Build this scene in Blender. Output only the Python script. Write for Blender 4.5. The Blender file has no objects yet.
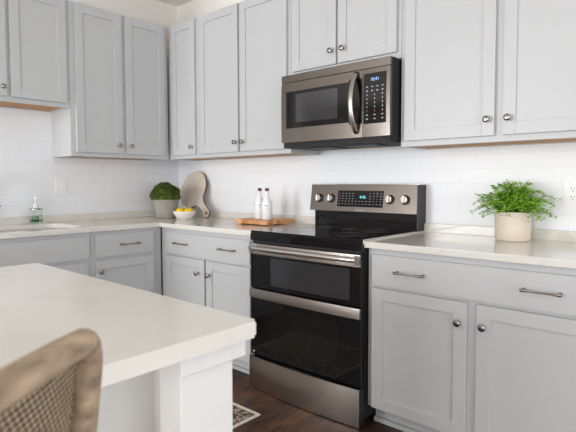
import bpy, bmesh, math, random
from mathutils import Vector, Matrix, noise
PI = math.pi
SC = bpy.context.scene
COL = SC.collection
random.seed(7)

# ------------------------------------------------------------------ camera
def setup_camera():
    yaw, pitch, roll, f, pcy = 0.730, 0.050, -0.002, 496.7, 207.5
    fw = Vector((-math.sin(yaw)*math.cos(pitch), math.cos(yaw)*math.cos(pitch), -math.sin(pitch)))
    r0 = Vector((math.cos(yaw), math.sin(yaw), 0)); u0 = r0.cross(fw)
    r = r0*math.cos(roll)+u0*math.sin(roll); u = -r0*math.sin(roll)+u0*math.cos(roll)
    cam = bpy.data.cameras.new('camera'); o = bpy.data.objects.new('camera', cam); COL.objects.link(o)
    m = Matrix((r, u, -fw)).transposed().to_4x4(); m.translation = Vector((2.082, -2.663, 1.197))
    o.matrix_world = m
    cam.sensor_width = 36; cam.lens = 36*f/576
    cam.shift_y = -(216-pcy)/576
    cam.clip_start = 0.02
    cam.dof.use_dof = True; cam.dof.focus_distance = 3.1; cam.dof.aperture_fstop = 7.0
    SC.camera = o
setup_camera()

# ------------------------------------------------------------------ world, lights, exposure
def setup_light():
    w = bpy.data.worlds.new('daylight'); SC.world = w; w.use_nodes = True
    bg = w.node_tree.nodes['Background']; bg.inputs[0].default_value = (0.92, 0.96, 1.0, 1); bg.inputs[1].default_value = 2.0
    def area(name, loc, aim, sx, sy, power, col):
        l = bpy.data.lights.new(name, 'AREA'); l.shape = 'RECTANGLE'; l.size = sx; l.size_y = sy
        l.energy = power; l.color = col
        o = bpy.data.objects.new(name, l); COL.objects.link(o); o.location = loc
        o.rotation_euler = (Vector(aim)-Vector(loc)).to_track_quat('-Z', 'Y').to_euler()
    area('rear_window_light', (2.5, -7.02, 1.22), (1.6, 0, 1.0), 1.9, 2.2, 135, (0.98, 0.985, 1.0))
    area('left_window_light', (-1.5, -7.02, 1.22), (-1.2, 0, 1.15), 1.9, 2.2, 190, (0.97, 0.985, 1.0))
    area('patio_door_light', (5.85, -3.6, 1.3), (0.0, -1.2, 1.1), 2.8, 2.3, 46, (1.0, 0.985, 0.965))
    vs = SC.view_settings
    SC.display_settings.display_device = 'sRGB'
    vs.view_transform = 'Standard'; vs.look = 'None'; vs.gamma = 1; vs.use_curve_mapping = False
    vs.exposure = -0.15
setup_light()

# ------------------------------------------------------------------ materials
def srgb(r, g, b):
    f = lambda c: (c/255/12.92) if c/255 <= 0.04045 else ((c/255+0.055)/1.055)**2.4
    return (f(r), f(g), f(b), 1)
def mat(name, col, rough=0.5, metal=0.0, noise_amt=0.0, nscale=8, bump=0.0, bscale=60, coat=0.0, stretch=None, spec=0.5):
    m = bpy.data.materials.new(name); m.use_nodes = True
    nt = m.node_tree; b = nt.nodes['Principled BSDF']
    b.inputs['Base Color'].default_value = col; b.inputs['Roughness'].default_value = rough
    b.inputs['Metallic'].default_value = metal; b.inputs['Coat Weight'].default_value = coat
    b.inputs['Specular IOR Level'].default_value = spec
    tc = nt.nodes.new('ShaderNodeTexCoord'); src = tc.outputs['Object']
    if stretch:
        mp = nt.nodes.new('ShaderNodeMapping'); mp.inputs['Scale'].default_value = stretch
        nt.links.new(src, mp.inputs[0]); src = mp.outputs[0]
    if noise_amt:
        n = nt.nodes.new('ShaderNodeTexNoise'); n.inputs['Scale'].default_value = nscale; n.inputs['Detail'].default_value = 5
        nt.links.new(src, n.inputs['Vector'])
        r = nt.nodes.new('ShaderNodeValToRGB'); r.color_ramp.elements[0].position = .3; r.color_ramp.elements[1].position = .7
        r.color_ramp.elements[0].color = tuple(c*(1-noise_amt) for c in col[:3])+(1,)
        r.color_ramp.elements[1].color = tuple(min(1, c*(1+noise_amt*.6)) for c in col[:3])+(1,)
        nt.links.new(n.outputs[0], r.inputs[0]); nt.links.new(r.outputs[0], b.inputs['Base Color'])
    if bump:
        n2 = nt.nodes.new('ShaderNodeTexNoise'); n2.inputs['Scale'].default_value = bscale; n2.inputs['Detail'].default_value = 4
        nt.links.new(src, n2.inputs['Vector'])
        bp = nt.nodes.new('ShaderNodeBump'); bp.inputs['Strength'].default_value = bump; bp.inputs['Distance'].default_value = .004
        nt.links.new(n2.outputs[0], bp.inputs['Height']); nt.links.new(bp.outputs[0], b.inputs['Normal'])
    return m
def emis(name, col, s):
    m = bpy.data.materials.new(name); m.use_nodes = True; b = m.node_tree.nodes['Principled BSDF']
    b.inputs['Base Color'].default_value = (0, 0, 0, 1); b.inputs['Emission Color'].default_value = col; b.inputs['Emission Strength'].default_value = s
    return m
M = {}
M['paint'] = mat('grey_cabinet_paint', srgb(194, 195, 196), .40, noise_amt=.015, nscale=3)
M['wallpaint'] = mat('wall_paint', srgb(240, 235, 229), .8, bump=.03, bscale=200)
M['ceil'] = mat('ceiling_paint', srgb(244, 240, 235), .9, bump=.03, bscale=200)
M['island'] = mat('white_island_paint', srgb(232, 230, 228), .45)
M['steel'] = mat('brushed_stainless', srgb(190, 183, 176), .22, 1.0, noise_amt=.05, nscale=5, bump=.09, bscale=14, stretch=(1, 1, 60))
M['dsteel'] = mat('brushed_dark_stainless', srgb(128, 121, 115), .26, 1.0, noise_amt=.05, nscale=5, bump=.07, bscale=14, stretch=(1, 1, 60))
M['chrome'] = mat('polished_steel', srgb(215, 212, 208), .14, 1.0)
M['nickel'] = mat('satin_nickel', srgb(160, 153, 145), .22, 1.0)
M['blackglass'] = mat('black_glass', (.005, .005, .006, 1), .04, spec=.42)
M['doorglass'] = mat('oven_door_glass', (.005, .005, .006, 1), .05, spec=.40)
M['winglass'] = mat('grey_oven_window', (.026, .028, .031, 1), .07, spec=.8)
M['blackpl'] = mat('black_enamel', (.008, .008, .009, 1), .35, spec=.3)
M['gap'] = mat('dark_gap', (.01, .01, .01, 1), .7)
M['darkgrey'] = mat('dark_grey_metal', srgb(60, 60, 62), .4, .6)
M['rawwood'] = mat('raw_birch_ply', srgb(196, 144, 92), .6, noise_amt=.25, nscale=9, stretch=(1, 8, 8))
M['whitepl'] = mat('white_plastic', srgb(240, 240, 240), .35)
M['mark'] = mat('pale_key_marking', srgb(190, 192, 196), .5)
M['redmark'] = mat('red_key_marking', srgb(170, 60, 60), .5)
M['digit_blue'] = emis('blue_clock_digits', (.35, .62, 1, 1), 1.6)
M['digit_cyan'] = emis('cyan_clock_digits', (.25, .85, .95, 1), 1.4)
M['concrete'] = mat('grey_concrete', srgb(160, 154, 146), .85, noise_amt=.12, nscale=12, bump=.25, bscale=60)
M['cream'] = mat('cream_stoneware', srgb(222, 208, 192), .75, noise_amt=.07, nscale=14, bump=.15, bscale=50)
M['soil'] = mat('potting_soil', (.02, .013, .008, 1), .95, bump=.6, bscale=80)
M['moss'] = mat('dark_moss', srgb(74, 92, 22), .85, noise_amt=.6, nscale=30, bump=.8, bscale=160)
M['fern'] = mat('fern_green', srgb(150, 202, 62), .5, noise_amt=.45, nscale=30)
M['stem'] = mat('fern_stem', srgb(60, 80, 25), .6)
M['bowl'] = mat('white_bowl_glaze', srgb(240, 236, 228), .4, noise_amt=.03)
M['lemon'] = mat('lemon_peel', srgb(255, 214, 14), .4, bump=.2, bscale=120)
M['board'] = mat('pale_washed_wood', srgb(216, 204, 192), .6, noise_amt=.18, nscale=10, stretch=(14, 1.2, 1.2), bump=.1)
M['boardedge'] = mat('dark_board_rim', srgb(92, 74, 62), .6)
M['bottle'] = mat('milky_white_glass', srgb(240, 241, 243), .14, coat=.5)
M['cap'] = mat('dark_wood_stopper', srgb(92, 52, 34), .5)
M['ink'] = mat('grey_ink', srgb(70, 72, 78), .6)
M['sinkw'] = mat('white_sink_ceramic', srgb(242, 242, 240), .2, coat=.5)
M['oak'] = mat('weathered_oak', srgb(172, 150, 126), .7, noise_amt=.5, nscale=70, stretch=(.22, .8, .8), bump=.5, bscale=90)
M['linen'] = mat('oatmeal_linen', srgb(205, 195, 180), .9, bump=.4, bscale=300)

def wood_floor():
    m = bpy.data.materials.new('dark_hardwood_planks'); m.use_nodes = True; nt = m.node_tree; b = nt.nodes['Principled BSDF']
    tc = nt.nodes.new('ShaderNodeTexCoord'); mp = nt.nodes.new('ShaderNodeMapping'); mp.inputs['Rotation'].default_value = (0, 0, PI/2)
    nt.links.new(tc.outputs['Object'], mp.inputs[0])
    br = nt.nodes.new('ShaderNodeTexBrick'); br.inputs['Scale'].default_value = 1; br.inputs['Brick Width'].default_value = 1.15
    br.inputs['Row Height'].default_value = .127; br.inputs['Mortar Size'].default_value = .0022; br.offset = .37
    br.inputs['Color1'].default_value = srgb(98, 66, 45); br.inputs['Color2'].default_value = srgb(52, 34, 24); br.inputs['Mortar'].default_value = srgb(18, 11, 8)
    nt.links.new(mp.outputs[0], br.inputs[0])
    mp2 = nt.nodes.new('ShaderNodeMapping'); mp2.inputs['Scale'].default_value = (14, 1.6, 1); nt.links.new(tc.outputs['Object'], mp2.inputs[0])
    n = nt.nodes.new('ShaderNodeTexNoise'); n.inputs['Scale'].default_value = 3.2; n.inputs['Detail'].default_value = 8; n.inputs['Distortion'].default_value = 1.2
    nt.links.new(mp2.outputs[0], n.inputs[0])
    r = nt.nodes.new('ShaderNodeValToRGB'); r.color_ramp.elements[0].position = .36; r.color_ramp.elements[0].color = (.32, .3, .28, 1); r.color_ramp.elements[1].position = .62; r.color_ramp.elements[1].color = (1.25, 1.2, 1.15, 1)
    nt.links.new(n.outputs[0], r.inputs[0])
    mx = nt.nodes.new('ShaderNodeMix'); mx.data_type = 'RGBA'; mx.blend_type = 'MULTIPLY'; mx.inputs[0].default_value = 1
    nt.links.new(br.outputs[0], mx.inputs[6]); nt.links.new(r.outputs[0], mx.inputs[7]); nt.links.new(mx.outputs[2], b.inputs['Base Color'])
    b.inputs['Roughness'].default_value = .42; b.inputs['Specular IOR Level'].default_value = .35
    bp = nt.nodes.new('ShaderNodeBump'); bp.inputs['Strength'].default_value = .35; bp.inputs['Distance'].default_value = .003
    nt.links.new(n.outputs[0], bp.inputs['Height']); nt.links.new(bp.outputs[0], b.inputs['Normal'])
    return m
M['floor'] = wood_floor()
def tile_mat(name, axis, off):
    m = bpy.data.materials.new(name); m.use_nodes = True; nt = m.node_tree; b = nt.nodes['Principled BSDF']
    tc = nt.nodes.new('ShaderNodeTexCoord'); sp = nt.nodes.new('ShaderNodeSeparateXYZ'); cb = nt.nodes.new('ShaderNodeCombineXYZ')
    nt.links.new(tc.outputs['Object'], sp.inputs[0]); nt.links.new(sp.outputs[axis], cb.inputs[0]); nt.links.new(sp.outputs[2], cb.inputs[1])
    mp = nt.nodes.new('ShaderNodeMapping'); mp.inputs['Location'].default_value = (off, -.964, 0); nt.links.new(cb.outputs[0], mp.inputs[0])
    br = nt.nodes.new('ShaderNodeTexBrick'); br.inputs['Scale'].default_value = 1; br.inputs['Brick Width'].default_value = .1524
    br.inputs['Row Height'].default_value = .0762; br.inputs['Mortar Size'].default_value = .0016; br.inputs['Mortar Smooth'].default_value = .3
    br.inputs['Color1'].default_value = srgb(238, 241, 244); br.inputs['Color2'].default_value = srgb(237, 239, 243); br.inputs['Mortar'].default_value = srgb(231, 232, 234)
    nt.links.new(mp.outputs[0], br.inputs[0]); nt.links.new(br.outputs[0], b.inputs['Base Color'])
    bp = nt.nodes.new('ShaderNodeBump'); bp.invert = True; bp.inputs['Strength'].default_value = .35; bp.inputs['Distance'].default_value = .0015
    nt.links.new(br.outputs['Fac'], bp.inputs['Height'])
    n = nt.nodes.new('ShaderNodeTexNoise'); n.inputs['Scale'].default_value = 9; bp2 = nt.nodes.new('ShaderNodeBump'); bp2.inputs['Strength'].default_value = .12; bp2.inputs['Distance'].default_value = .01
    nt.links.new(tc.outputs['Object'], n.inputs[0]); nt.links.new(n.outputs[0], bp2.inputs['Height']); nt.links.new(bp.outputs[0], bp2.inputs['Normal'])
    nt.links.new(bp2.outputs[0], b.inputs['Normal']); b.inputs['Roughness'].default_value = .38; b.inputs['Specular IOR Level'].default_value = .35
    return m
M['tile_back'] = tile_mat('white_subway_tile', 0, -1.122+.1524*10); M['tile_left'] = tile_mat('white_subway_tile_left', 1, .03)
def quartz(name, c1, c2, rough):
    m = bpy.data.materials.new(name); m.use_nodes = True; nt = m.node_tree; b = nt.nodes['Principled BSDF']
    tc = nt.nodes.new('ShaderNodeTexCoord')
    n = nt.nodes.new('ShaderNodeTexNoise'); n.inputs['Scale'].default_value = 5; n.inputs['Detail'].default_value = 8; n.inputs['Distortion'].default_value = .8
    n2 = nt.nodes.new('ShaderNodeTexNoise'); n2.inputs['Scale'].default_value = 160; n2.inputs['Detail'].default_value = 3
    nt.links.new(tc.outputs['Object'], n.inputs[0]); nt.links.new(tc.outputs['Object'], n2.inputs[0])
    ad = nt.nodes.new('ShaderNodeMath'); ad.operation = 'MULTIPLY_ADD'; ad.inputs[1].default_value = .35
    nt.links.new(n2.outputs[0], ad.inputs[0]); nt.links.new(n.outputs[0], ad.inputs[2])
    r = nt.nodes.new('ShaderNodeValToRGB'); r.color_ramp.elements[0].position = .48; r.color_ramp.elements[0].color = c2
    r.color_ramp.elements[1].position = .62; r.color_ramp.elements[1].color = c1
    nt.links.new(ad.outputs[0], r.inputs[0]); nt.links.new(r.outputs[0], b.inputs['Base Color']); b.inputs['Roughness'].default_value = rough
    return m
M['quartz'] = quartz('greige_quartz', srgb(224, 221, 214), srgb(212, 207, 198), .07)
M['iquartz'] = quartz('cream_quartz', srgb(227, 224, 216), srgb(222, 218, 209), .16)
def glass_mat(name, col, rough=.02):
    m = bpy.data.materials.new(name); m.use_nodes = True; b = m.node_tree.nodes['Principled BSDF']
    b.inputs['Base Color'].default_value = col; b.inputs['Transmission Weight'].default_value = 1; b.inputs['Roughness'].default_value = rough; b.inputs['IOR'].default_value = 1.12
    return m
M['gglass'] = glass_mat('pale_green_glass', (.95, .99, .96, 1)); M['gbase'] = glass_mat('thick_green_glass', (.35, .75, .45, 1)); M['pump'] = mat('clear_white_pump', srgb(238, 240, 240), .2)
def rug_mat():
    m = bpy.data.materials.new('woven_rug_field'); m.use_nodes = True; nt = m.node_tree; b = nt.nodes['Principled BSDF']
    tc = nt.nodes.new('ShaderNodeTexCoord'); v = nt.nodes.new('ShaderNodeTexNoise'); v.inputs['Scale'].default_value = 55; v.inputs['Detail'].default_value = 3
    nt.links.new(tc.outputs['Object'], v.inputs[0]); r = nt.nodes.new('ShaderNodeValToRGB')
    r.color_ramp.elements[0].position = .42; r.color_ramp.elements[0].color = srgb(74, 66, 60); r.color_ramp.elements[1].position = .58; r.color_ramp.elements[1].color = srgb(186, 172, 156)
    nt.links.new(v.outputs[0], r.inputs[0]); nt.links.new(r.outputs[0], b.inputs['Base Color']); b.inputs['Roughness'].default_value = .95
    return m
M['rug'] = rug_mat(); M['rugedge'] = mat('cream_rug_binding', srgb(222, 212, 198), .95, bump=.4, bscale=200)
def cane_mat():
    m = bpy.data.materials.new('woven_cane'); m.use_nodes = True; nt = m.node_tree; b = nt.nodes['Principled BSDF']
    tc = nt.nodes.new('ShaderNodeTexCoord'); mp = nt.nodes.new('ShaderNodeMapping'); mp.inputs['Rotation'].default_value = (0, PI/2*0, 0)
    sp = nt.nodes.new('ShaderNodeSeparateXYZ'); cb = nt.nodes.new('ShaderNodeCombineXYZ')
    nt.links.new(tc.outputs['Object'], sp.inputs[0]); nt.links.new(sp.outputs[0], cb.inputs[0]); nt.links.new(sp.outputs[2], cb.inputs[1])
    ch = nt.nodes.new('ShaderNodeTexBrick'); ch.inputs['Scale'].default_value = 1; ch.inputs['Brick Width'].default_value = .009; ch.inputs['Row Height'].default_value = .007; ch.inputs['Mortar Size'].default_value = .0014
    ch.inputs['Color1'].default_value = srgb(204, 190, 170); ch.inputs['Color2'].default_value = srgb(190, 174, 152); ch.inputs['Mortar'].default_value = srgb(96, 82, 68)
    nt.links.new(cb.outputs[0], ch.inputs[0]); nt.links.new(ch.outputs[0], b.inputs['Base Color']); b.inputs['Roughness'].default_value = .8
    return m
M['cane'] = cane_mat()

# ------------------------------------------------------------------ helpers
def bm_box(bm, x0, x1, y0, y1, z0, z1, bev=0.0, seg=1):
    mtx = Matrix.Translation(((x0+x1)/2, (y0+y1)/2, (z0+z1)/2)) @ Matrix.Diagonal((abs(x1-x0), abs(y1-y0), abs(z1-z0), 1))
    r = bmesh.ops.create_cube(bm, size=1, matrix=mtx)
    if bev:
        es = list({e for v in r['verts'] for e in v.link_edges})
        bmesh.ops.bevel(bm, geom=es, offset=bev, segments=seg, affect='EDGES', clamp_overlap=True)
def boxes(*bs):
    bm = bmesh.new()
    for b in bs: bm_box(bm, *b)
    return bm
def obj(name, bm, m, parent=None, loc=None, smooth=False):
    me = bpy.data.meshes.new(name); bm.normal_update(); bm.to_mesh(me); bm.free()
    for mm in (m if isinstance(m, (list, tuple)) else [m]): me.materials.append(M[mm] if isinstance(mm, str) else mm)
    o = bpy.data.objects.new(name, me); COL.objects.link(o)
    if smooth:
        for p in me.polygons: p.use_smooth = True
    if loc: o.location = loc
    if parent: o.parent = parent
    return o
def thing(name, label, cat, loc=(0, 0, 0), rz=0, group=None):
    o = bpy.data.objects.new(name, None); COL.objects.link(o); o.location = loc; o.rotation_euler = (0, 0, rz)
    o.empty_display_size = .1
    return tag(o, label, cat, group)
def tag(o, label, cat, group=None):
    o['label'] = label; o['category'] = cat
    if group: o['group'] = group
    return o
def struct(name, bm, m, label=None):
    o = obj(name, bm, m); o['kind'] = 'structure'
    o['label'] = label or name.replace('_', ' '); return o
def bm_lathe(bm, prof, n=32, c=(0, 0, 0), mtx=None, cap=True):
    rings = []
    for r, z in prof:
        rings.append([bm.verts.new((c[0]+r*math.cos(2*PI*i/n), c[1]+r*math.sin(2*PI*i/n), c[2]+z)) for i in range(n)])
    for a, b in zip(rings, rings[1:]):
        for i in range(n): bm.faces.new((a[i], a[(i+1) % n], b[(i+1) % n], b[i]))
    if cap:
        if prof[0][0] > 1e-6: bm.faces.new(list(reversed(rings[0])))
        if prof[-1][0] > 1e-6: bm.faces.new(rings[-1])
    if mtx: bmesh.ops.transform(bm, matrix=mtx, verts=[v for r in rings for v in r])
    return [v for r in rings for v in r]
def lathe(prof, n=32, c=(0, 0, 0), mtx=None):
    bm = bmesh.new(); bm_lathe(bm, prof, n, c, mtx); return bm
def bm_tube(bm, pts, rad, n=10, flat=1.0, closed=False):
    pts = [Vector(p) for p in pts]; N = len(pts); rings = []
    up = Vector((0, 0, 1)); prev = None
    for i, p in enumerate(pts):
        if closed: t = (pts[(i+1) % N]-pts[i-1]).normalized()
        else: t = (pts[min(i+1, N-1)]-pts[max(i-1, 0)]).normalized()
        if prev is None:
            a = t.cross(up if abs(t.dot(up)) < .9 else Vector((1, 0, 0))).normalized()
        else:
            a = (prev - t*prev.dot(t)).normalized()
        prev = a; b = t.cross(a)
        r = rad[i] if isinstance(rad, (list, tuple)) else rad
        rings.append([bm.verts.new(p+a*math.cos(2*PI*k/n)*r+b*math.sin(2*PI*k/n)*r*flat) for k in range(n)])
    rng = range(N) if closed else range(N-1)
    for i in rng:
        a, b = rings[i], rings[(i+1) % N]
        for k in range(n): bm.faces.new((a[k], a[(k+1) % n], b[(k+1) % n], b[k]))
    if not closed:
        bm.faces.new(list(reversed(rings[0]))); bm.faces.new(rings[-1])
def tube(pts, rad, n=10, flat=1.0, closed=False):
    bm = bmesh.new(); bm_tube(bm, pts, rad, n, flat, closed); return bm
def bm_prism(bm, outline, z0, z1, bev=0.0):
    a = [bm.verts.new((x, y, z0)) for x, y in outline]; b = [bm.verts.new((x, y, z1)) for x, y in outline]
    n = len(a); fs = [bm.faces.new(list(reversed(a))), bm.faces.new(b)]
    for i in range(n): bm.faces.new((a[i], a[(i+1) % n], b[(i+1) % n], b[i]))
    if bev:
        es = [e for f in fs for e in f.edges]
        bmesh.ops.bevel(bm, geom=es, offset=bev, segments=2, affect='EDGES')
    return a+b
def rrect(x0, x1, y0, y1, r, n=6):
    o = []
    for cx, cy, a0 in ((x1-r, y1-r, 0), (x0+r, y1-r, PI/2), (x0+r, y0+r, PI), (x1-r, y0+r, 1.5*PI)):
        for i in range(n+1):
            a = a0+PI/2*i/n; o.append((cx+r*math.cos(a), cy+r*math.sin(a)))
    return o
def text_obj(name, s, size, m, parent, loc, rot, ext=.0004):
    c = bpy.data.curves.new(name, 'FONT'); c.body = s; c.size = size; c.extrude = ext; c.align_x = 'CENTER'; c.align_y = 'CENTER'
    t = bpy.data.objects.new('tmp_text', c); COL.objects.link(t)
    me = bpy.data.meshes.new_from_object(t.evaluated_get(bpy.context.evaluated_depsgraph_get())); bpy.data.objects.remove(t)
    me.materials.clear(); me.materials.append(M[m])
    o = bpy.data.objects.new(name, me); COL.objects.link(o); o.parent = parent; o.location = loc; o.rotation_euler = rot
    return o

# ------------------------------------------------------------------ room shell
XL = -1.606; ZC = 2.74
struct('floor', boxes((-5.1, 6.0, -7.2, .1, -.1, 0)), 'floor', 'dark brown hardwood plank floor')
struct('ceiling', boxes((-5.1, 6.0, -7.2, .1, ZC, ZC+.1)), 'ceil', 'smooth off-white ceiling')
struct('wall_back', boxes((XL, 3.2, 0, .1, 0, ZC)), 'wallpaint', 'painted wall behind the range')
struct('wall_left', boxes((XL-.1, XL, -2.35, .1, 0, ZC)), 'wallpaint', 'painted wall behind the sink')
struct('wall_rear', boxes((-5.1, -2.5, -7.2, -7.08, 0, ZC), (-.5, 1.5, -7.2, -7.08, 0, ZC), (3.5, 6.0, -7.2, -7.08, 0, ZC), (-2.5, -.5, -7.2, -7.08, 0, .06), (-2.5, -.5, -7.2, -7.08, 2.40, ZC),
    (1.5, 3.5, -7.2, -7.08, 0, .06), (1.5, 3.5, -7.2, -7.08, 2.40, ZC)), 'wallpaint', 'painted rear wall with two tall glazed openings')
struct('wall_far_left', boxes((-5.2, -5.1, -7.2, -4.6, 0, ZC), (-5.2, -5.1, -3.0, .1, 0, ZC), (-5.2, -5.1, -4.6, -3.0, 2.1, ZC)), 'wallpaint', 'painted far left wall of the open living area')
struct('trim_1', boxes((XL+.008, 3.2, -.008, 0, .90, 1.40)), 'tile_back', 'white subway tile backsplash behind the range')
struct('trim_2', boxes((XL, XL+.008, -2.35, 0, .90, 1.75)), 'tile_left', 'white subway tile backsplash behind the sink')

# ------------------------------------------------------------------ cabinetry
def shaker(w, h, t=.020, st=.057, rec=.009):
    bm = bmesh.new(); g = .0006; b = .0014
    bm_box(bm, 0, st, -t, 0, 0, h, b); bm_box(bm, w-st, w, -t, 0, 0, h, b)
    bm_box(bm, st+g*0, w-st, -t, 0, 0, st, b); bm_box(bm, st, w-st, -t, 0, h-st, h, b)
    bm_box(bm, st-.004, w-st+.004, -t+rec, -.002, st-.004, h-st+.004)
    return bm
def slab_front(w, h, t=.020):
    bm = bmesh.new(); bm_box(bm, 0, w, -t, 0, 0, h, .0022, 2); return bm
RX = Matrix.Rotation(PI/2, 4, 'X')       # local z -> -y
def knob(parent, x, z, y=-.020):
    prof = [(.0065, 0), (.0065, .002), (.0048, .006), (.0050, .012), (.0095, .017), (.0145, .021), (.0160, .0245), (.0150, .0275), (.0085, .0295), (.0, .0300)]
    return obj('knob', lathe(prof, 24, mtx=RX), 'nickel', parent, (x, y, z), True)
def pull(parent, x, z, y=-.020, L=.150):
    bm = bmesh.new(); h = L/2-.011
    for s in (-1, 1):
        bm_lathe(bm, [(.0075, 0), (.0075, .003), (.005, .007), (.005, .022)], 12, mtx=Matrix.Translation((s*h, 0, 0)) @ RX)
        bm_lathe(bm, [(.0, -.010), (.0062, -.0085), (.0074, 0), (.0062, .0085), (0, .010)], 12, mtx=Matrix.Translation((s*h, -.024, 0)) @ Matrix.Rotation(PI/2, 4, 'Y'), cap=False)
    pts = [(-h+2*h*i/10, -.024-.004*math.sin(PI*i/10), 0) for i in range(11)]
    bm_tube(bm, pts, [.0066, .0052, .0043, .004, .0038, .0038, .0038, .004, .0043, .0052, .0066], 10)
    return obj('pull', bm, 'nickel', parent, (x, y, z), True)
def cabinet(label, cat_name, loc, rz, w, z0, z1, depth, doors, drawers=(), toe=False, wood=False, ff=None):
    """local x along the run, local -y to the front; origin at the wall at floor height"""
    t = thing(cat_name, label, 'cabinet', loc, rz)
    F = -depth
    zt = z0+.10 if toe else z0
    body = boxes((0, .018, F+.018, 0, zt, z1), (w-.018, w, F+.018, 0, zt, z1), (.018, w-.018, -.012, 0, zt, z1),
                 (.018, w-.018, F+.018, -.012, z1-.018, z1), (.018, w-.018, F+.018, -.012, zt+.016, zt+.03))
    obj('carcass', body, 'paint', t)
    if wood:
        obj('bottom_panel', boxes((.0185, w-.0185, F+.0185, -.0125, zt+.006, zt+.0155)), 'rawwood', t)['label'] = 'raw brown wood underside'
    # face frame: a board pierced behind each door is enough as a full front with rails
    bm = bmesh.new(); bm_box(bm, 0, w, F, F+.018, zt, z1, .001)
    obj('face_frame', bm, 'paint', t)
    if toe:
        obj('toe_kick', boxes((0, w, F+.075, F+.09, 0, zt)), 'paint', t)
        obj('shoe_moulding', boxes((0, w, F+.058, F+.075, 0, .022)), 'paint', t)
    for (x0, x1, a, b, kx, kz) in doors:
        d = obj('door', shaker(x1-x0, b-a), 'paint', t, (x0, F, a))
        if kx is not None: knob(d, kx-x0, kz-a)
    for (x0, x1, a, b, px) in drawers:
        d = obj('drawer', slab_front(x1-x0, b-a), 'paint', t, (x0, F, a))
        for q in px: pull(d, q-x0, .5*(b-a)+.002)
    return t
D = .304-.018+.018; UB = 1.383; UT = 2.43; DB, DT = 1.412, 2.420
# uppers on the range wall
cabinet('narrow one-door grey wall cabinet in the corner above the round wooden board', 'wall_cabinet', (-1.302, -.0005, 0), 0, .372, UB, UT, D,
        [(.062, .350, DB, DT, .347-.028, 1.470)], wood=True)
cabinet('tall two-door grey wall cabinet between the corner and the microwave', 'wall_cabinet', (-.929, -.0005, 0), 0, .928, UB, UT, D,
        [(.032, .454, DB, DT, .443-.008, 1.477), (.474, .904, DB, DT, .523-.018, 1.477)], wood=True)
cabinet('short two-door grey wall cabinet directly above the microwave', 'wall_cabinet', (0.0005, -.0005, 0), 0, .769, 1.846, UT, D,
        [(.022, .357, 1.880, DT, .329, 1.956), (.371, .748, 1.880, DT, .412, 1.956)])
cabinet('wide two-door grey wall cabinet above the fern and right of the microwave', 'wall_cabinet', (.771, -.0005, 0), 0, 1.02, UB, UT, D,
        [(.028, .486, DB, DT, .457, 1.487), (.522, .992, DB, DT, .550, 1.487)], wood=True)
# uppers on the sink wall (front faces +x)
cabinet('two-door grey wall cabinet on the sink wall above the mossy pot', 'wall_cabinet', (XL+.0085, -1.108, 0), PI/2, .7875, UB, UT, D-.0085,
        [(.036, .382, DB, DT, .345, 1.474), (.412, .752, DB, DT, .438, 1.472)], wood=True)
cabinet('shorter grey wall cabinet above the sink at the left', 'wall_cabinet', (XL+.0085, -1.885, 0), PI/2, .776, 1.706, UT, D-.0085,
        [(.030, .380, 1.736, DT, .352, 1.791), (.402, .752, 1.736, DT, None, None)], wood=True)
# base cabinets on the range wall
BD = .610; BT = .8835
cabinet('grey base cabinet with one wide drawer left of the range', 'base_cabinet', (-.975, -.0005, 0), 0, .972, 0, BT, BD,
        [(.065, .500, .112, .690, .440, .600), (.520, .932, .112, .690, .556, .600)], [(.065, .932, .706, .853, (.261, .735))], toe=True)
cabinet('grey base cabinet with one wide drawer right of the range, below the fern', 'base_cabinet', (.772, -.0005, 0), 0, 1.03, 0, BT, BD,
        [(.030, .494, .105, .692, .462, .604), (.536, 1.000, .105, .692, .566, .604)], [(.030, 1.000, .706, .853, (.233, .783))], toe=True)
# base cabinets on the sink wall
cabinet('grey base cabinet with one drawer over one door, right of the sink at the corner', 'base_cabinet', (XL+.0085, -1.138, 0), PI/2, .5265, 0, BT, BD-.0085+.008,
        [(.022, .456, .105, .690, .050, .621)], [(.022, .456, .712, .857, (.262,))], toe=True)
cabinet('grey sink base cabinet with a plain false drawer front at far left', 'base_cabinet', (XL+.0085, -2.105, 0), PI/2, .966, 0, BT, BD-.0085+.008,
        [(.030, .474, .105, .690, None, None), (.492, .936, .105, .690, None, None)], [(.030, .945, .712, .857, ())], toe=True)

# ------------------------------------------------------------------ worktops
def prism_hole(outline, hole, z0, z1, bev=.003):
    from mathutils.geometry import tessellate_polygon
    bm = bmesh.new(); loops = [outline, hole] if hole else [outline]
    allp = [p for l in loops for p in l]
    tris = tessellate_polygon([[Vector((x, y, 0)) for x, y in l] for l in loops])
    top = [bm.verts.new((x, y, z1)) for x, y in allp]; bot = [bm.verts.new((x, y, z0)) for x, y in allp]
    for t in tris:
        bm.faces.new([top[i] for i in t]); bm.faces.new([bot[i] for i in reversed(t)])
    k = 0
    for l in loops:
        n = len(l)
        for i in range(n):
            a, b = k+i, k+(i+1) % n; bm.faces.new((top[a], bot[a], bot[b], top[b]))
        k += n
    bmesh.ops.recalc_face_normals(bm, faces=bm.faces)
    bmesh.ops.dissolve_limit(bm, angle_limit=.01, verts=bm.verts, edges=bm.edges)
    if bev:
        es = [e for e in bm.edges if len(e.link_faces) == 2 and e.calc_face_angle() > .8]
        bmesh.ops.bevel(bm, geom=es, offset=bev, segments=2, affect='EDGES')
    return bm
ZT = .914; ZB = .884
XF = XL+.648; SX0, SX1, SY0, SY1 = -1.47, -1.045, -1.86, -1.145
outl = [(XL+.0085, -.0085), (XL+.0085, -2.105), (XF, -2.105), (XF, -.648), (-.0035, -.648), (-.0035, -.0085)]
wt = thing('worktop', 'L-shaped glossy greige quartz worktop running from the sink to the range', 'worktop', (0, 0, 0))
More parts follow.
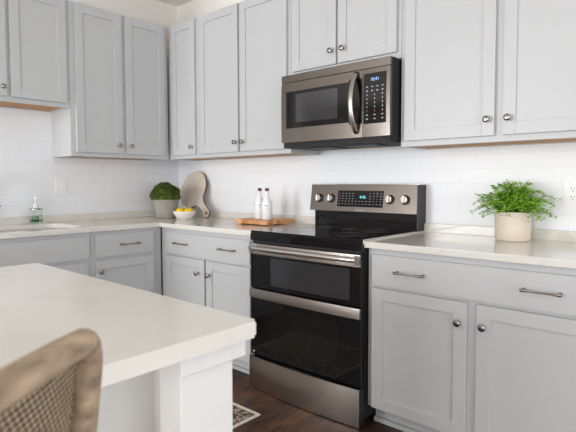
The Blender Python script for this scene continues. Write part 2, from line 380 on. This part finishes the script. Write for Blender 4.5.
obj('slab', prism_hole(outl, rrect(SX0, SX1, SY0, SY1, .09), ZB, ZT), 'quartz', wt)
tag(obj('worktop_upstand', boxes((XL+.0285, -.0035, -.0285, -.0085, ZT, .964, .0015)), 'quartz'), 'low greige stone upstand behind the round board and bottles', 'upstand')
tag(obj('worktop_upstand', boxes((XL+.0085, XL+.0284, -2.105, -.0085, ZT, .964, .0015)), 'quartz'), 'low greige stone upstand behind the sink and soap dispenser', 'upstand')
wt = thing('worktop', 'glossy greige quartz worktop right of the range, carrying the fern', 'worktop', (0, 0, 0))
obj('slab', boxes((.7685, 1.802, -.648, -.0085, ZB, ZT, .0025, 2)), 'quartz', wt)
tag(obj('worktop_upstand', boxes((.7685, 1.802, -.0285, -.0085, ZT, .964, .0015)), 'quartz'), 'low greige stone upstand behind the fern', 'upstand')

# sink: an undermount basin
def make_sink():
    bm = bmesh.new(); rings = []
    for (d, z, r) in ((-.012, ZB-.0008, .10), (.0, ZB-.0008, .09), (.004, ZB-.01, .088), (.012, .74, .08), (.04, .70, .07), (.15, .695, .04)):
        rings.append([bm.verts.new((x, y, z)) for x, y in rrect(SX0+d, SX1-d, SY0+d, SY1-d, r)])
    for a, b in zip(rings, rings[1:]):
        n = len(a)
        for i in range(n): bm.faces.new((a[i], b[i], b[(i+1) % n], a[(i+1) % n]))
    bm.faces.new(rings[-1])
    return bm
sk = thing('sink', 'white undermount kitchen sink basin set in the left worktop', 'sink', (0, 0, 0))
obj('basin', make_sink(), 'sinkw', sk, smooth=True)
obj('drain', lathe([(.0, 0), (.03, 0), (.04, .003), (.045, .001)], 24, c=(-1.26, -1.50, .697)), 'nickel', sk, smooth=True)

fx, fy = -1.525, -1.585
ft = thing('faucet', 'chrome kitchen faucet behind the sink, at the left edge of the photo', 'faucet', (fx, fy, ZT))
obj('spout', tube([(0, 0, 0), (0, 0, .10), (0, 0, .22), (.03, 0, .30), (.10, 0, .335), (.17, 0, .31), (.195, 0, .25), (.197, 0, .20)], [.022, .018, .014, .013, .013, .013, .014, .015], 16), 'chrome', ft, smooth=True)
obj('lever', tube([(0, .0, .085), (0, .035, .09), (.0, .075, .115), (.0, .100, .135)], [.012, .010, .006, .007], 12), 'chrome', ft, smooth=True)

# ------------------------------------------------------------------ range
def bowed(x0, x1, z0, z1, yb, yf, bow, n=24, vb=0.0, bev=.002):
    """panel whose front swells out by bow in the middle"""
    bm = bmesh.new(); nz = 8 if vb else 1; V = {}
    for i in range(n+1):
        x = x0+(x1-x0)*i/n; u = 2*i/n-1
        for j in range(nz+1):
            z = z0+(z1-z0)*j/nz; v = 2*j/nz-1
            V[i, j] = bm.verts.new((x, yf-bow*(1-u*u)-vb*(1-v*v), z))
    B = {(i, j): bm.verts.new((x0+(x1-x0)*i/n, yb, z0+(z1-z0)*j/nz)) for i in range(n+1) for j in (0, nz)}
    for i in range(n):
        for j in range(nz): bm.faces.new((V[i, j], V[i+1, j], V[i+1, j+1], V[i, j+1]))
        bm.faces.new((V[i, nz], V[i+1, nz], B[i+1, nz], B[i, nz])); bm.faces.new((V[i, 0], B[i, 0], B[i+1, 0], V[i+1, 0]))
        bm.faces.new((B[i, 0], B[i, nz], B[i+1, nz], B[i+1, 0]))
    for i in (0, n):
        L = [V[i, j] for j in range(nz+1)]+[B[i, nz], B[i, 0]]
        bm.faces.new(L if i else list(reversed(L)))
    bmesh.ops.recalc_face_normals(bm, faces=bm.faces)
    return bm
rg = thing('range', 'freestanding stainless steel double oven range with black glass cooktop', 'range', (0, 0, 0))
W0, W1 = .001, .767
obj('body', boxes((W0, W1, -.640, -.012, .035, .904)), 'blackpl', rg)
for fx_, fy_ in ((.04, -.60), (.724, -.60), (.04, -.06), (.724, -.06)):
    obj('foot', lathe([(.018, 0), (.018, .012), (.01, .014), (.01, .036)], 16, c=(fx_, fy_, 0)), 'blackpl', rg)
ct = bmesh.new(); bm_box(ct, W0-.001, W1+.001, -.664, -.075, .9045, .9215, .003, 2)
cook = obj('cooktop', ct, 'blackglass', rg)
M['ring'] = mat('burner_ring_print', (.10, .10, .105, 1), .15)
for (bx, by, br_) in ((.20, -.49, .115), (.20, -.22, .075), (.565, -.49, .10), (.565, -.22, .085), (.385, -.22, .05)):
    bm = bmesh.new()
    for rr in (br_, br_*.62):
        bm_lathe(bm, [(rr, .9216), (rr, .9219), (rr+.0022, .9219), (rr+.0022, .9216)], 48, c=(bx, by, 0), cap=False)
    obj('burner_ring', bm, 'ring', cook)
obj('front_lip', bowed(W0-.001, W1+.001, .866, .905, -.640, -.665, .010), 'blackglass', rg)
ob = boxes((W1+.0005, W1+.0035, -.655, -.012, .9, .9225, .001)); obj('side_trim', ob, 'chrome', rg)
obj('vent_strip', boxes((W0+.006, W1-.006, -.655, -.640, .851, .865)), 'gap', rg)
# upper door
ud = obj('upper_door', boxes((W0+.002, W1-.002, -.668, -.641, .592, .849, .003)), 'doorglass', rg)
obj('top_rail', bowed(W0+.002, W1-.002, .790, .849, -.669, -.676, .006, vb=.001), 'steel', ud)
obj('window', boxes((.165, .700, -.6695, -.6675, .618, .776, .0007)), 'winglass', ud)
hb = bmesh.new(); pts = [(W0+.022+(W1-W0-.044)*i/24, -.690-.014*(1-(2*i/24-1)**2), .824) for i in range(25)]
bm_tube(hb, pts, .0135, 14, flat=1.0)
hd = obj('handle', hb, 'chrome', ud, smooth=True)
obj('handle_bracket', boxes((W0+.014, W0+.036, -.697, -.670, .798, .846, .004, 2)), 'chrome', ud)
obj('handle_bracket', boxes((W1-.028, W1-.006, -.697, -.670, .798, .846, .004, 2)), 'chrome', ud)
# lower door
ld = obj('lower_door', boxes((W0+.002, W1-.002, -.668, -.641, .200, .588, .003)), 'doorglass', rg)
obj('window', boxes((.125, .640, -.6692, -.6675, .258, .500, .0006)), mat('dark_oven_window', (.008, .007, .006, 1), .09, spec=.42), ld)
obj('handle', bowed(W0+.003, W1-.003, .536, .588, -.668, -.678, .006, vb=.001), 'steel', ld)
obj('badge', boxes((.022, .034, -.6695, -.667, .214, .222)), 'mark', ld)
dr = obj('storage_drawer', bowed(W0+.002, W1-.001, .004, .192, -.641, -.680, .020, vb=.002), 'steel', rg)
obj('drawer_cap', boxes((W1-.006, W1-.0005, -.679, -.642, .004, .192, .001)), 'darkgrey', dr)
# backguard
obj('riser', boxes((W0+.006, W1-.006, -.072, -.012, .9045, 1.022)), 'blackglass', rg)
bg = bmesh.new(); v = bm_prism(bg, [(-.112, 1.018), (-.012, 1.018), (-.012, 1.182), (-.088, 1.182)], W0-.008, W1-.001, .002)
bmesh.ops.transform(bg, matrix=Matrix(((0, 0, 1, 0), (1, 0, 0, 0), (0, 1, 0, 0), (0, 0, 0, 1))), verts=bg.verts)
bgd = obj('backguard', bg, 'dsteel', rg)
obj('side_cap', boxes((W1-.001, W1+.006, -.110, -.012, .924, 1.183, .002)), 'darkgrey', rg)
obj('cap_trim', boxes((W0-.009, W1+.001, -.090, -.012, 1.1815, 1.187, .0015)), 'chrome', bgd)
tilt = math.atan2(.024, .164)
def on_guard(x, z): return (x, -.112+.024*(z-1.018)/.164, z)
pb = boxes((-.165, .165, -.003, .001, -.0505, .0505, .001)); base_f = set(pb.faces)
bm = pb
rr = random.Random(3)
for zz in (.032, .016, .0, -.016, -.034):
    for k in range(13):
        x = -.150+.025*k
        if -.03 < x < .07 and zz > -.01: continue
        w_ = rr.uniform(.003, .0065)
        bm_box(bm, x-w_, x+w_, -.0036, -.003, zz-.0011, zz+.0011)
for f_ in bm.faces:
    if f_ not in base_f: f_.material_index = 1
pd = obj('control_display', pb, ['blackglass', 'mark'], rg, on_guard(.379, 1.097)); pd.rotation_euler = (-tilt, 0, 0)
text_obj('clock_digits', '4:46', .026, 'digit_cyan', pd, (.022, -.0034, .010), (PI/2, 0, 0))
text_obj('brand_mark', 'SAMSUNG', .013, 'mark', bgd, (.385, -.1115, 1.0265), (PI/2-.0, 0, 0))
for kx in (.068, .163, .590, .690):
    kn = obj('control_knob', lathe([(.0285, 0), (.0285, .004), (.024, .005), (.024, .006)], 28, mtx=RX), 'blackpl', rg, on_guard(kx, 1.096)); kn.rotation_euler = (-tilt, 0, 0)
    obj('knob_face', lathe([(.0225, .004), (.0225, .020), (.0205, .024), (.0, .0245)], 28, mtx=RX), 'chrome', kn, smooth=False)
    obj('grip', boxes((-.0045, .0045, -.038, -.018, -.021, .021, .002)), 'chrome', kn)

# ------------------------------------------------------------------ microwave
mw = thing('microwave', 'stainless steel over-the-range microwave with black keypad', 'microwave', (0, 0, 0))
MX0, MX1, MZ0, MZ1 = .006, .764, 1.428, 1.843
obj('case', boxes((MX0, MX1, -.375, -.009, 1.425, MZ1, .002)), 'blackpl', mw)
obj('top_grille', bowed(MX0, MX1-.004, 1.800, MZ1, -.375, -.398, .006), 'dsteel', mw)
mdoor = obj('door', bowed(MX0, .592, 1.440, 1.796, -.375, -.400, .004, vb=.003), 'dsteel', mw)
obj('window', bowed(.048, .506, 1.524, 1.742, -.3755, -.4052, .003), 'blackglass', mdoor)
obj('inner_window', bowed(.100, .455, 1.556, 1.722, -.402, -.4061, .003), 'winglass', mdoor)
mp_ = obj('control_panel', bowed(.5935, MX1-.004, 1.440, 1.796, -.375, -.400, .001, vb=.003), 'dsteel', mw)
bm = boxes((.602, .738, -.4062, -.399, 1.508, 1.770, .001)); 
for r_ in range(9):
    zz = 1.700-.021*r_
    cols = 4 if r_ < 2 else 3
    for k in range(cols):
        x = .625+(.094/(cols-1))*k
        w_, h_ = (.0055, .0022) if r_ in (0, 1, 7, 8) else (.002, .0042)
        red = (r_, k) in ((6, 0), (6, 1)); old = set(bm.faces)
        bm_box(bm, x-w_, x+w_, -.4068, -.4062, zz-h_, zz+h_)
        for f_ in bm.faces:
            if f_ not in old: f_.material_index = 2 if red else 1
kp = obj('keypad', bm, ['blackglass', 'mark', 'redmark'], mw)
text_obj('clock_digits', '10:41', .024, 'digit_blue', kp, (.672, -.4066, 1.737), (PI/2, 0, 0))
hp = bmesh.new(); pts = [(.556, -.404-.058*math.sin(PI*i/20)**.75, 1.466+.318*i/20) for i in range(21)]
bm_tube(hp, pts, [.0150]*21, 14, flat=.7)
obj('handle', hp, 'steel', mdoor, smooth=True)
obj('handle_recess', boxes((.5075, .5905, -.4054, -.402, 1.512, 1.752, .001)), 'blackglass', mdoor)
obj('underside', bowed(MX0+.004, MX1-.006, 1.408, 1.4395, -.06, -.385, .004), 'gap', mw)
for q in range(2):
    bm = bmesh.new(); x0 = .12+.30*q
    bm_box(bm, x0, x0+.22, -.34, -.20, 1.403, 1.4085, .001)
    for i in range(9): bm_box(bm, x0+.008, x0+.212, -.334+.015*i, -.327+.015*i, 1.4005, 1.4035)
    obj('grease_filter', bm, 'darkgrey', mw)

# ------------------------------------------------------------------ outlets
def plate(label, cat, loc, rz, kind):
    t = thing('wall_'+kind, label, cat, loc, rz)
    w, h = (.040, .058)
    obj('plate', boxes((-w, w, -.006, 0, -h, h, .002, 2)), 'whitepl', t)
    if kind == 'outlet':
        for z in (-.020, .020):
            s = obj('socket', boxes((-.017, .017, -.0085, -.005, z-.0145, z+.0145, .002)), 'whitepl', t)
            for b_ in ((-.0075, -.0055, -.0089, -.008, z-.001, z+.008), (.0055, .0075, -.0089, -.008, z-.001, z+.006), (-.0022, .0022, -.0089, -.008, z-.0105, z-.006)): obj('slot', boxes(b_), 'gap', s)
    else:
        obj('toggle', boxes((-.005, .005, -.012, -.005, -.012, .012, .002)), 'whitepl', t)
        for z in (-.043, .043): obj('screw', boxes((-.003, .003, -.0068, -.0055, z-.003, z+.003)), 'whitepl', t)
    return t
plate('white duplex socket plate on the tile right of the fern', 'outlet', (1.520, -.008, 1.144), 0, 'outlet')
plate('white switch plate on the tile between the soap dispenser and the mossy pot', 'switch', (XL+.008, -1.054, 1.172), PI/2, 'switch')

# ------------------------------------------------------------------ island
IX, IY = 1.362, -1.950
def island_slab():
    bm = bmesh.new(); vs = bm_prism(bm, rrect(.248, IX, -4.6, IY, .012, 5), .880, .914, .005); return bm
tag(obj('island_worktop', island_slab(), 'iquartz'), 'cream quartz slab on top of the island in the foreground', 'worktop')
isl = thing('kitchen_island', 'white painted kitchen island under the cream slab', 'island', (0, 0, 0))
obj('body', boxes((.28, 1.10, -4.5, -1.985, .10, .8795)), 'island', isl)
obj('plinth', boxes((.32, 1.08, -4.46, -2.02, 0, .10)), 'island', isl)
obj('corner_post', boxes((1.238, 1.310, -2.108, -1.976, 0, .835, .0015)), 'island', isl)
obj('link_panel', boxes((1.10, 1.238, -2.03, -1.985, 0, .836)), 'island', isl)
obj('apron', boxes((1.18, 1.332, -2.121, -1.958, .835, .8735, .0015)), 'island', isl)

# ------------------------------------------------------------------ rug
rg_ = thing('floor_rug', 'patterned taupe runner rug with a cream border on the wood floor', 'rug', (0, 0, 0))
obj('field', boxes((-.45, .292, -1.60, -.912, 0, .007, .002)), 'rug', rg_)
obj('border', boxes((-.468, .308, -.912, -.894, 0, .0085, .002), (-.468, .308, -1.618, -1.60, 0, .0085, .002), (.292, .308, -1.60, -.912, 0, .0085, .002), (-.468, -.45, -1.60, -.912, 0, .0085, .002)), 'rugedge', rg_)

# ------------------------------------------------------------------ things on the worktops
# mossy pot
mc = (-1.315, -.345)
mpot = thing('potted_moss', 'round grey concrete pot of dark green moss in the corner', 'potted plant', (mc[0], mc[1], ZT))
obj('pot', lathe([(.0, 0), (.076, 0), (.082, .006), (.098, .09), (.107, .160), (.107, .168), (.099, .168), (.094, .140), (.0, .138)], 40), 'concrete', mpot, smooth=True)
bm = bmesh.new()
bmesh.ops.create_icosphere(bm, subdivisions=5, radius=1)
for v in bm.verts:
    d = v.co.normalized(); n1 = noise.voronoi(d*2.1)[0][0]; n2 = noise.noise(d*14)*.05
    r = 1.0-.20*n1+n2
    v.co = Vector((d.x*.128*r, d.y*.128*r, max(-.02, d.z*.122*r+.0)))+Vector((0, 0, .170))
rr = random.Random(11)
pts = [v.co.copy() for v in bm.verts if v.co.z > .165]
for k in range(5200):
    p = rr.choice(pts); d = (p-Vector((0, 0, .17))).normalized()
    a = Vector((rr.uniform(-1, 1), rr.uniform(-1, 1), rr.uniform(-1, 1))).normalized()
    s = d.cross(a).normalized()*.0018; tip = p+(d+a*.7).normalized()*rr.uniform(.005, .012)
    q = p+a*.003
    f = bm.faces.new((bm.verts.new(q-s), bm.verts.new(q+s), bm.verts.new(tip)))
obj('moss', bm, 'moss', mpot)

# fern
fc = (1.291, -.140)
fp = thing('potted_fern', 'bright green maidenhair fern in a cream stoneware pot right of the range', 'potted plant', (fc[0], fc[1], ZT))
pot = obj('pot', lathe([(.0, 0), (.074, 0), (.079, .004), (.0812, .012), (.0825, .07), (.0825, .138), (.0805, .141), (.075, .139), (.074, .122), (.0, .122)], 44), 'cream', fp, smooth=True)
obj('soil', lathe([(.0, .1225), (.0735, .1225), (.0725, .127), (0, .129)], 30), 'soil', fp)
tabv = Matrix.Rotation(math.radians(25), 4, 'Z')
bm = bmesh.new(); bm_box(bm, -.007, .007, -.0845, -.079, .078, .108, .003); bmesh.ops.transform(bm, matrix=tabv, verts=bm.verts); obj('pressed_mark', bm, 'cream', pot)
def fern():
    L = bmesh.new(); S = bmesh.new(); r = random.Random(5)
    def leaflet(p, d, s):
        n = Vector((r.uniform(-.6, .6), r.uniform(-.6, .6), 1)).normalized(); d = (d-n*d.dot(n)).normalized(); b = n.cross(d)
        c = L.verts.new(p+n*s*.12)
        ring = [L.verts.new(p+d*(s*a)+b*(s*w)) for a, w in ((-.5, 0), (-.2, .42), (.3, .55), (.62, .25), (.55, 0), (.62, -.25), (.3, -.55), (-.2, -.42))]
        for i in range(8): L.faces.new((c, ring[i], ring[(i+1) % 8]))
    for k in range(150):
        az = r.uniform(0, 2*PI); reach = r.uniform(.03, .178)
        if math.sin(az) > 0: reach = min(reach, .09/max(.35, math.sin(az)))
        h = r.uniform(.06, .178)*(1-.40*(reach/.17)); droop = r.uniform(.2, 1.0)*.085*(reach/.15)**2
        o = Vector((r.uniform(-.05, .05), r.uniform(-.05, .05), .125)); dr_ = Vector((math.cos(az), math.sin(az), 0))
        P = []
        for i in range(9):
            t = i/8; P.append(o+dr_*reach*t**1.15+Vector((0, 0, h*math.sin(min(1, t*1.1)*PI*.55)-droop*t*t)))
        bm_tube(S, P[::2], .0009, 4)
        for i in range(2, 9):
            side = dr_.cross(Vector((0, 0, 1)))
            for s in (-1, 1):
                tip = P[i]+side*s*r.uniform(.010, .026)+Vector((r.uniform(-.008, .008), r.uniform(-.008, .008), r.uniform(-.008, .012)))
                for q in range(3):
                    pp = P[i].lerp(tip, (q+1)/3)
                    if pp.y > .085: pp.y = .085-r.uniform(0, .012)
                    leaflet(pp+Vector((r.uniform(-.004, .004), r.uniform(-.004, .004), r.uniform(-.004, .004))), (side*s+dr_*.5), r.uniform(.007, .0125))
    return L, S
L_, S_ = fern(); fo = obj('foliage', L_, 'fern', fp); obj('stems', S_, 'stem', fp)

# bowl and lemons
bc = (-1.128, -.300)
bm = bmesh.new(); n = 60; prof = [(.0, .0), (.052, 0), (.058, .004), (.080, .040), (.090, .060), (.086, .062), (.075, .042), (.05, .010), (.0, .008)]
rings = []
for r0, z in prof:
    rings.append([bm.verts.new((r0*(1+(.035*abs(math.cos(5*2*PI*i/n)) if z > .02 else 0))*math.cos(2*PI*i/n), r0*(1+(.035*abs(math.cos(5*2*PI*i/n)) if z > .02 else 0))*math.sin(2*PI*i/n), z)) for i in range(n)])
for a, b in zip(rings, rings[1:]):
    for i in range(n): bm.faces.new((a[i], a[(i+1) % n], b[(i+1) % n], b[i]))
bmesh.ops.remove_doubles(bm, verts=bm.verts, dist=1e-5)
tag(obj('bowl', bm, 'bowl', loc=(bc[0], bc[1], ZT), smooth=True), 'small white ceramic bowl holding yellow lemons', 'bowl')
def lemon_mesh():
    bm = bmesh.new(); bmesh.ops.create_uvsphere(bm, u_segments=20, v_segments=14, radius=1)
    for v in bm.verts:
        t = v.co.z; s = .0295*(1-.12*t*t); z = t*.036+(.006*math.copysign(abs(t)**10, t))
        v.co = Vector((v.co.x*s, v.co.y*s, z))
    bmesh.ops.transform(bm, matrix=Matrix.Rotation(PI/2, 4, 'X'), verts=bm.verts); return bm
for (dx, dy, dz, rz, lab) in ((-.044, -.006, .062, .15, 'yellow lemon at the left of the white bowl'), (.045, .004, .062, .1, 'yellow lemon at the right of the white bowl'),
                              (.004, .045, .063, 1.5, 'yellow lemon at the back of the white bowl'), (.002, -.046, .060, 1.7, 'yellow lemon at the front of the white bowl')):
    l = tag(obj('lemon', lemon_mesh(), 'lemon', loc=(bc[0]+dx, bc[1]+dy, ZT+dz*.96), smooth=True), lab, 'lemon', 'lemons in the white bowl'); l.rotation_euler = (0, .15, rz)

# round board, leaning on the tile
def board():
    W = Vector((0, .120, .385)).normalized(); X = Vector((1, 0, 0)); N = X.cross(W)   # N faces -y,+z side
    cx, cv, R = -.225, .236, .163
    out = []
    ax = Vector((.300, -.240)).normalized(); pr = Vector((-ax.y, ax.x)); hl = .355; hw = .027
    # outline: disc, neck, rounded handle end
    a0 = math.atan2(ax.y, ax.x); half = .36
    for i in range(61):
        a = a0+half+(2*PI-2*half)*i/60; out.append((R*math.cos(a), R*math.sin(a)))
    def pt(l, w): q = ax*l+pr*w; return (q.x, q.y)
    e = [(R*.985, -.050), (R+.030, -.034), (R+.06, -.026), (R+.085, -.028)]
    out += [pt(l, w) for l, w in e]
    for i in range(13):
        a = -PI/2+PI*i/12; out.append(pt(hl-.034+.034*math.cos(a), .034*math.sin(a)))
    out += [pt(l, -w) for l, w in reversed(e)]
    hole = []
    for i in range(16):
        a = 2*PI*i/16; hole.append(pt(hl-.036+.012*math.cos(a), .012*math.sin(a)))
    bm = prism_hole(out, hole, -.009, .009, .002)
    zmin = min(p[1] for p in out)
    m = Matrix((X, W, -N)).transposed().to_4x4()
    bmesh.ops.translate(bm, vec=(0, -zmin, 0), verts=bm.verts)
    if m.determinant() < 0: m = Matrix((X, W, N)).transposed().to_4x4()
    bmesh.ops.transform(bm, matrix=m, verts=bm.verts)
    bmesh.ops.recalc_face_normals(bm, faces=bm.faces)
    z0 = min(v.co.z for v in bm.verts); ymax = max(v.co.y for v in bm.verts)
    bmesh.ops.translate(bm, vec=(0, -ymax, -z0), verts=bm.verts)
    for f in bm.faces:
        if abs(f.normal.dot(N)) < .5: f.material_index = 1
    return bm
tag(obj('serving_board', board(), ['board', 'boardedge'], loc=(-1.312, -.0095, ZT+.0005)), 'round pale wooden serving board with handle leaning on the corner tile', 'board')

# butcher block tray
tb = thing('wood_block', 'rectangular butcher block board under the white bottles', 'board', (-.325, -.220, ZT), 0)
bm = bmesh.new(); bm_box(bm, -.150, .150, -.135, .135, .006, .034, .003, 2)
def block_mat():
    m = bpy.data.materials.new('end_grain_block'); m.use_nodes = True; nt = m.node_tree; b = nt.nodes['Principled BSDF']
    tc = nt.nodes.new('ShaderNodeTexCoord'); br = nt.nodes.new('ShaderNodeTexBrick'); br.inputs['Scale'].default_value = 1; br.inputs['Brick Width'].default_value = .055; br.inputs['Row Height'].default_value = .036
    br.inputs['Mortar Size'].default_value = .001; br.inputs['Color1'].default_value = srgb(232, 184, 134); br.inputs['Color2'].default_value = srgb(190, 122, 76); br.inputs['Mortar'].default_value = srgb(120, 72, 42)
    nt.links.new(tc.outputs['Object'], br.inputs[0])
    n = nt.nodes.new('ShaderNodeTexNoise'); n.inputs['Scale'].default_value = 26; n.inputs['Detail'].default_value = 4; nt.links.new(tc.outputs['Object'], n.inputs[0])
    mx = nt.nodes.new('ShaderNodeMix'); mx.data_type = 'RGBA'; mx.blend_type = 'OVERLAY'; mx.inputs[0].default_value = .5
    nt.links.new(br.outputs[0], mx.inputs[6]); nt.links.new(n.outputs[0], mx.inputs[7]); nt.links.new(mx.outputs[2], b.inputs['Base Color']); b.inputs['Roughness'].default_value = .45
    return m
M['block'] = block_mat()
obj('block', bm, 'block', tb)
obj('foot', boxes((-.14, -.11, -.09, -.06, 0, .006)), 'block', tb); obj('foot', boxes((.11, .14, -.09, -.06, 0, .006)), 'block', tb)
obj('foot', boxes((-.14, -.11, .05, .08, 0, .006)), 'block', tb); obj('foot', boxes((.11, .14, .05, .08, 0, .006)), 'block', tb)
# bottles
def bottle(loc, label, word):
    t = thing('bottle', label, 'bottle', loc, 0, 'white bottles on the butcher block')
    b = obj('glass_body', lathe([(.0, 0), (.033, 0), (.0365, .004), (.0365, .105), (.034, .120), (.022, .145), (.0135, .162), (.0120, .183), (.0135, .185), (.0135, .192), (.0, .192)], 32), 'bottle', t, smooth=True)
    obj('stopper', lathe([(.0, .192), (.0125, .192), (.014, .195), (.014, .210), (.012, .212), (0, .212)], 20), 'cap', t)
    bm = bmesh.new(); a0 = math.radians(-57)
    for j, (z, k) in enumerate(((.095, 4), (.078, 3))):
        for i in range(k):
            a = a0+(i-(k-1)/2)*.21
            m = Matrix.Rotation(a, 4, 'Z') @ Matrix.Translation((.0368, 0, z))
            r = bmesh.ops.create_cube(bm, size=1, matrix=m @ Matrix.Diagonal((.0006, .0042, (.008 if j == 0 else .004), 1)))
    obj('printed_label', bm, 'ink', t)
bottle((-.352, -.236, ZT+.034), 'white glass bottle with dark stopper, left one of the pair', 'a')
bottle((-.262, -.256, ZT+.034), 'white glass bottle with dark stopper, right one nearer the range', 'b')

# soap dispenser
sd = thing('soap_dispenser', 'clear green glass soap dispenser with white pump beside the sink', 'soap dispenser', (-1.525, -1.262, ZT))
obj('glass_jar', lathe([(.0, 0), (.038, 0), (.041, .004), (.041, .100), (.039, .106), (.018, .110), (.018, .116), (.016, .116), (.016, .108), (.036, .103), (.0375, .099), (.0375, .018), (.034, .016), (0, .016)], 32), 'gglass', sd, smooth=True)
obj('glass_foot', lathe([(.0, .0162), (.034, .0162), (.037, .02), (.037, .028), (0, .028)], 32), 'gbase', sd, smooth=True)
bm = bmesh.new()
for i, (w_, h_) in enumerate(((.010, .026), (.008, .034), (.010, .030))):
    a = math.radians(-75+24*i+20)
    bmesh.ops.create_cube(bm, size=1, matrix=Matrix.Rotation(a, 4, 'Z') @ Matrix.Translation((.0414, 0, .042)) @ Matrix.Diagonal((.0008, w_, h_, 1)))
M['gprint'] = mat('green_print', srgb(52, 110, 70), .5)
obj('printed_label', bm, 'gprint', sd)
obj('collar', lathe([(.043, .100), (.043, .105), (.030, .108), (.0, .108)], 32), 'nickel', sd)
bm = lathe([(.017, .108), (.019, .112), (.019, .128), (.014, .134), (.007, .138), (.006, .165), (.010, .168), (.011, .184), (.007, .188), (0, .188)], 20)
bm_tube(bm, [(0, 0, .180), (.02, .0, .181), (.036, .0, .174)], [.006, .005, .004], 10)
obj('pump', bm, 'pump', sd, smooth=True)

# ------------------------------------------------------------------ counter stool (weathered oak, caned back)
def stool():
    # local frame: x across the back, -y towards the seat; z up
    t = thing('counter_stool', 'weathered oak counter stool with a caned back, close at the lower left', 'stool', (0, 0, 0))
    w = .225; zt = 1.019; zb = .74; rc = .042
    path = [(-w+.012, 0, zb), (-w+.006, 0, (zb+zt)/2-.02)]
    for i in range(9):
        a = PI-PI/2*i/8; path.append((-w+rc+rc*math.cos(a), 0, zt-rc+rc*math.sin(a)))
    for i in range(1, 10):
        u = -1+2*i/10; path.append((u*(w-rc), .0, zt+.012*(1-u*u)))
    for i in range(9):
        a = PI/2-PI/2*i/8; path.append((w-rc+rc*math.cos(a), 0, zt-rc+rc*math.sin(a)))
    path += [(w-.006, 0, (zb+zt)/2-.02), (w-.012, 0, zb)]
    lean = lambda p: Vector((p[0], p[1]+.10*(p[2]-zt)+.025*(1-(p[0]/w)**2), p[2]))
    P = [lean(p) for p in path]; P.append(lean((0, 0, zb-.004))+Vector((0, 0, 0)))
    low = [lean((w-.012-(2*w-.024)*i/8, 0, zb)) for i in range(1, 8)]
    bm = bmesh.new(); bm_tube(bm, P[:-1]+low, .0162, 16, closed=True)
    fr = obj('back_frame', bm, 'oak', t, smooth=True)
    # cane: grid spanned across the frame
    bm = bmesh.new(); G = {}
    nx, nz = 20, 14
    for i in range(nx+1):
        for j in range(nz+1):
            x = (-1+2*i/nx)*(w-.012); z = zb+.005+(zt-zb-.005)*j/nz
            # keep inside the rounded corners
            lim = zt-.006 if abs(x) < w-rc else zt-rc+math.sqrt(max(0, rc*rc-(abs(x)-(w-rc))**2))-.004
            z = min(z, lim); G[i, j] = bm.verts.new(lean((x, -.011, z)))
    for i in range(nx):
        for j in range(nz):
            try: bm.faces.new((G[i, j], G[i+1, j], G[i+1, j+1], G[i, j+1]))
            except ValueError: pass
    g = bmesh.ops.solidify(bm, geom=bm.faces[:], thickness=.004)
    obj('cane_panel', bm, 'cane', t)
    obj('seat_cushion', (lambda b: (bm_prism(b, rrect(-.215, .215, -.43, -.015, .05), .625, .685, .015), b)[1])(bmesh.new()), 'linen', t)
    obj('seat_rail', (lambda b: (bm_prism(b, rrect(-.22, .22, -.435, -.01, .05), .565, .625, .004), b)[1])(bmesh.new()), 'oak', t)
    for s in (-1, 1):
        obj('leg', tube([(s*.195, -.40, .60), (s*.200, -.41, .3), (s*.205, -.425, 0)], [.022, .018, .012], 12), 'oak', t, smooth=True)
        obj('leg', tube([lean((s*(w-.014), 0, zb)), (s*.200, -.02, .60), (s*.202, .0, .3), (s*.21, .05, 0)], [.021, .022, .018, .012], 12), 'oak', t, smooth=True)
        obj('stretcher', tube([(s*.203, -.418, .22), (s*.205, .01, .22)], .010, 10), 'oak', t, smooth=True)
    obj('footrest', tube([(-.203, -.418, .25), (.203, -.418, .25)], .011, 10), 'oak', t, smooth=True)
    return t
st = stool()
# the far upper corner of the back stands near (1.45, -2.37); the back runs away from it toward (+x, -y)
th = math.radians(-55); st.rotation_euler = (0, 0, th)
dirx = Vector((math.cos(th), math.sin(th), 0))
c_ = Vector((1.543, -2.420, 0)) + dirx*(.225-.042)
st.location = (c_.x, c_.y, 0)
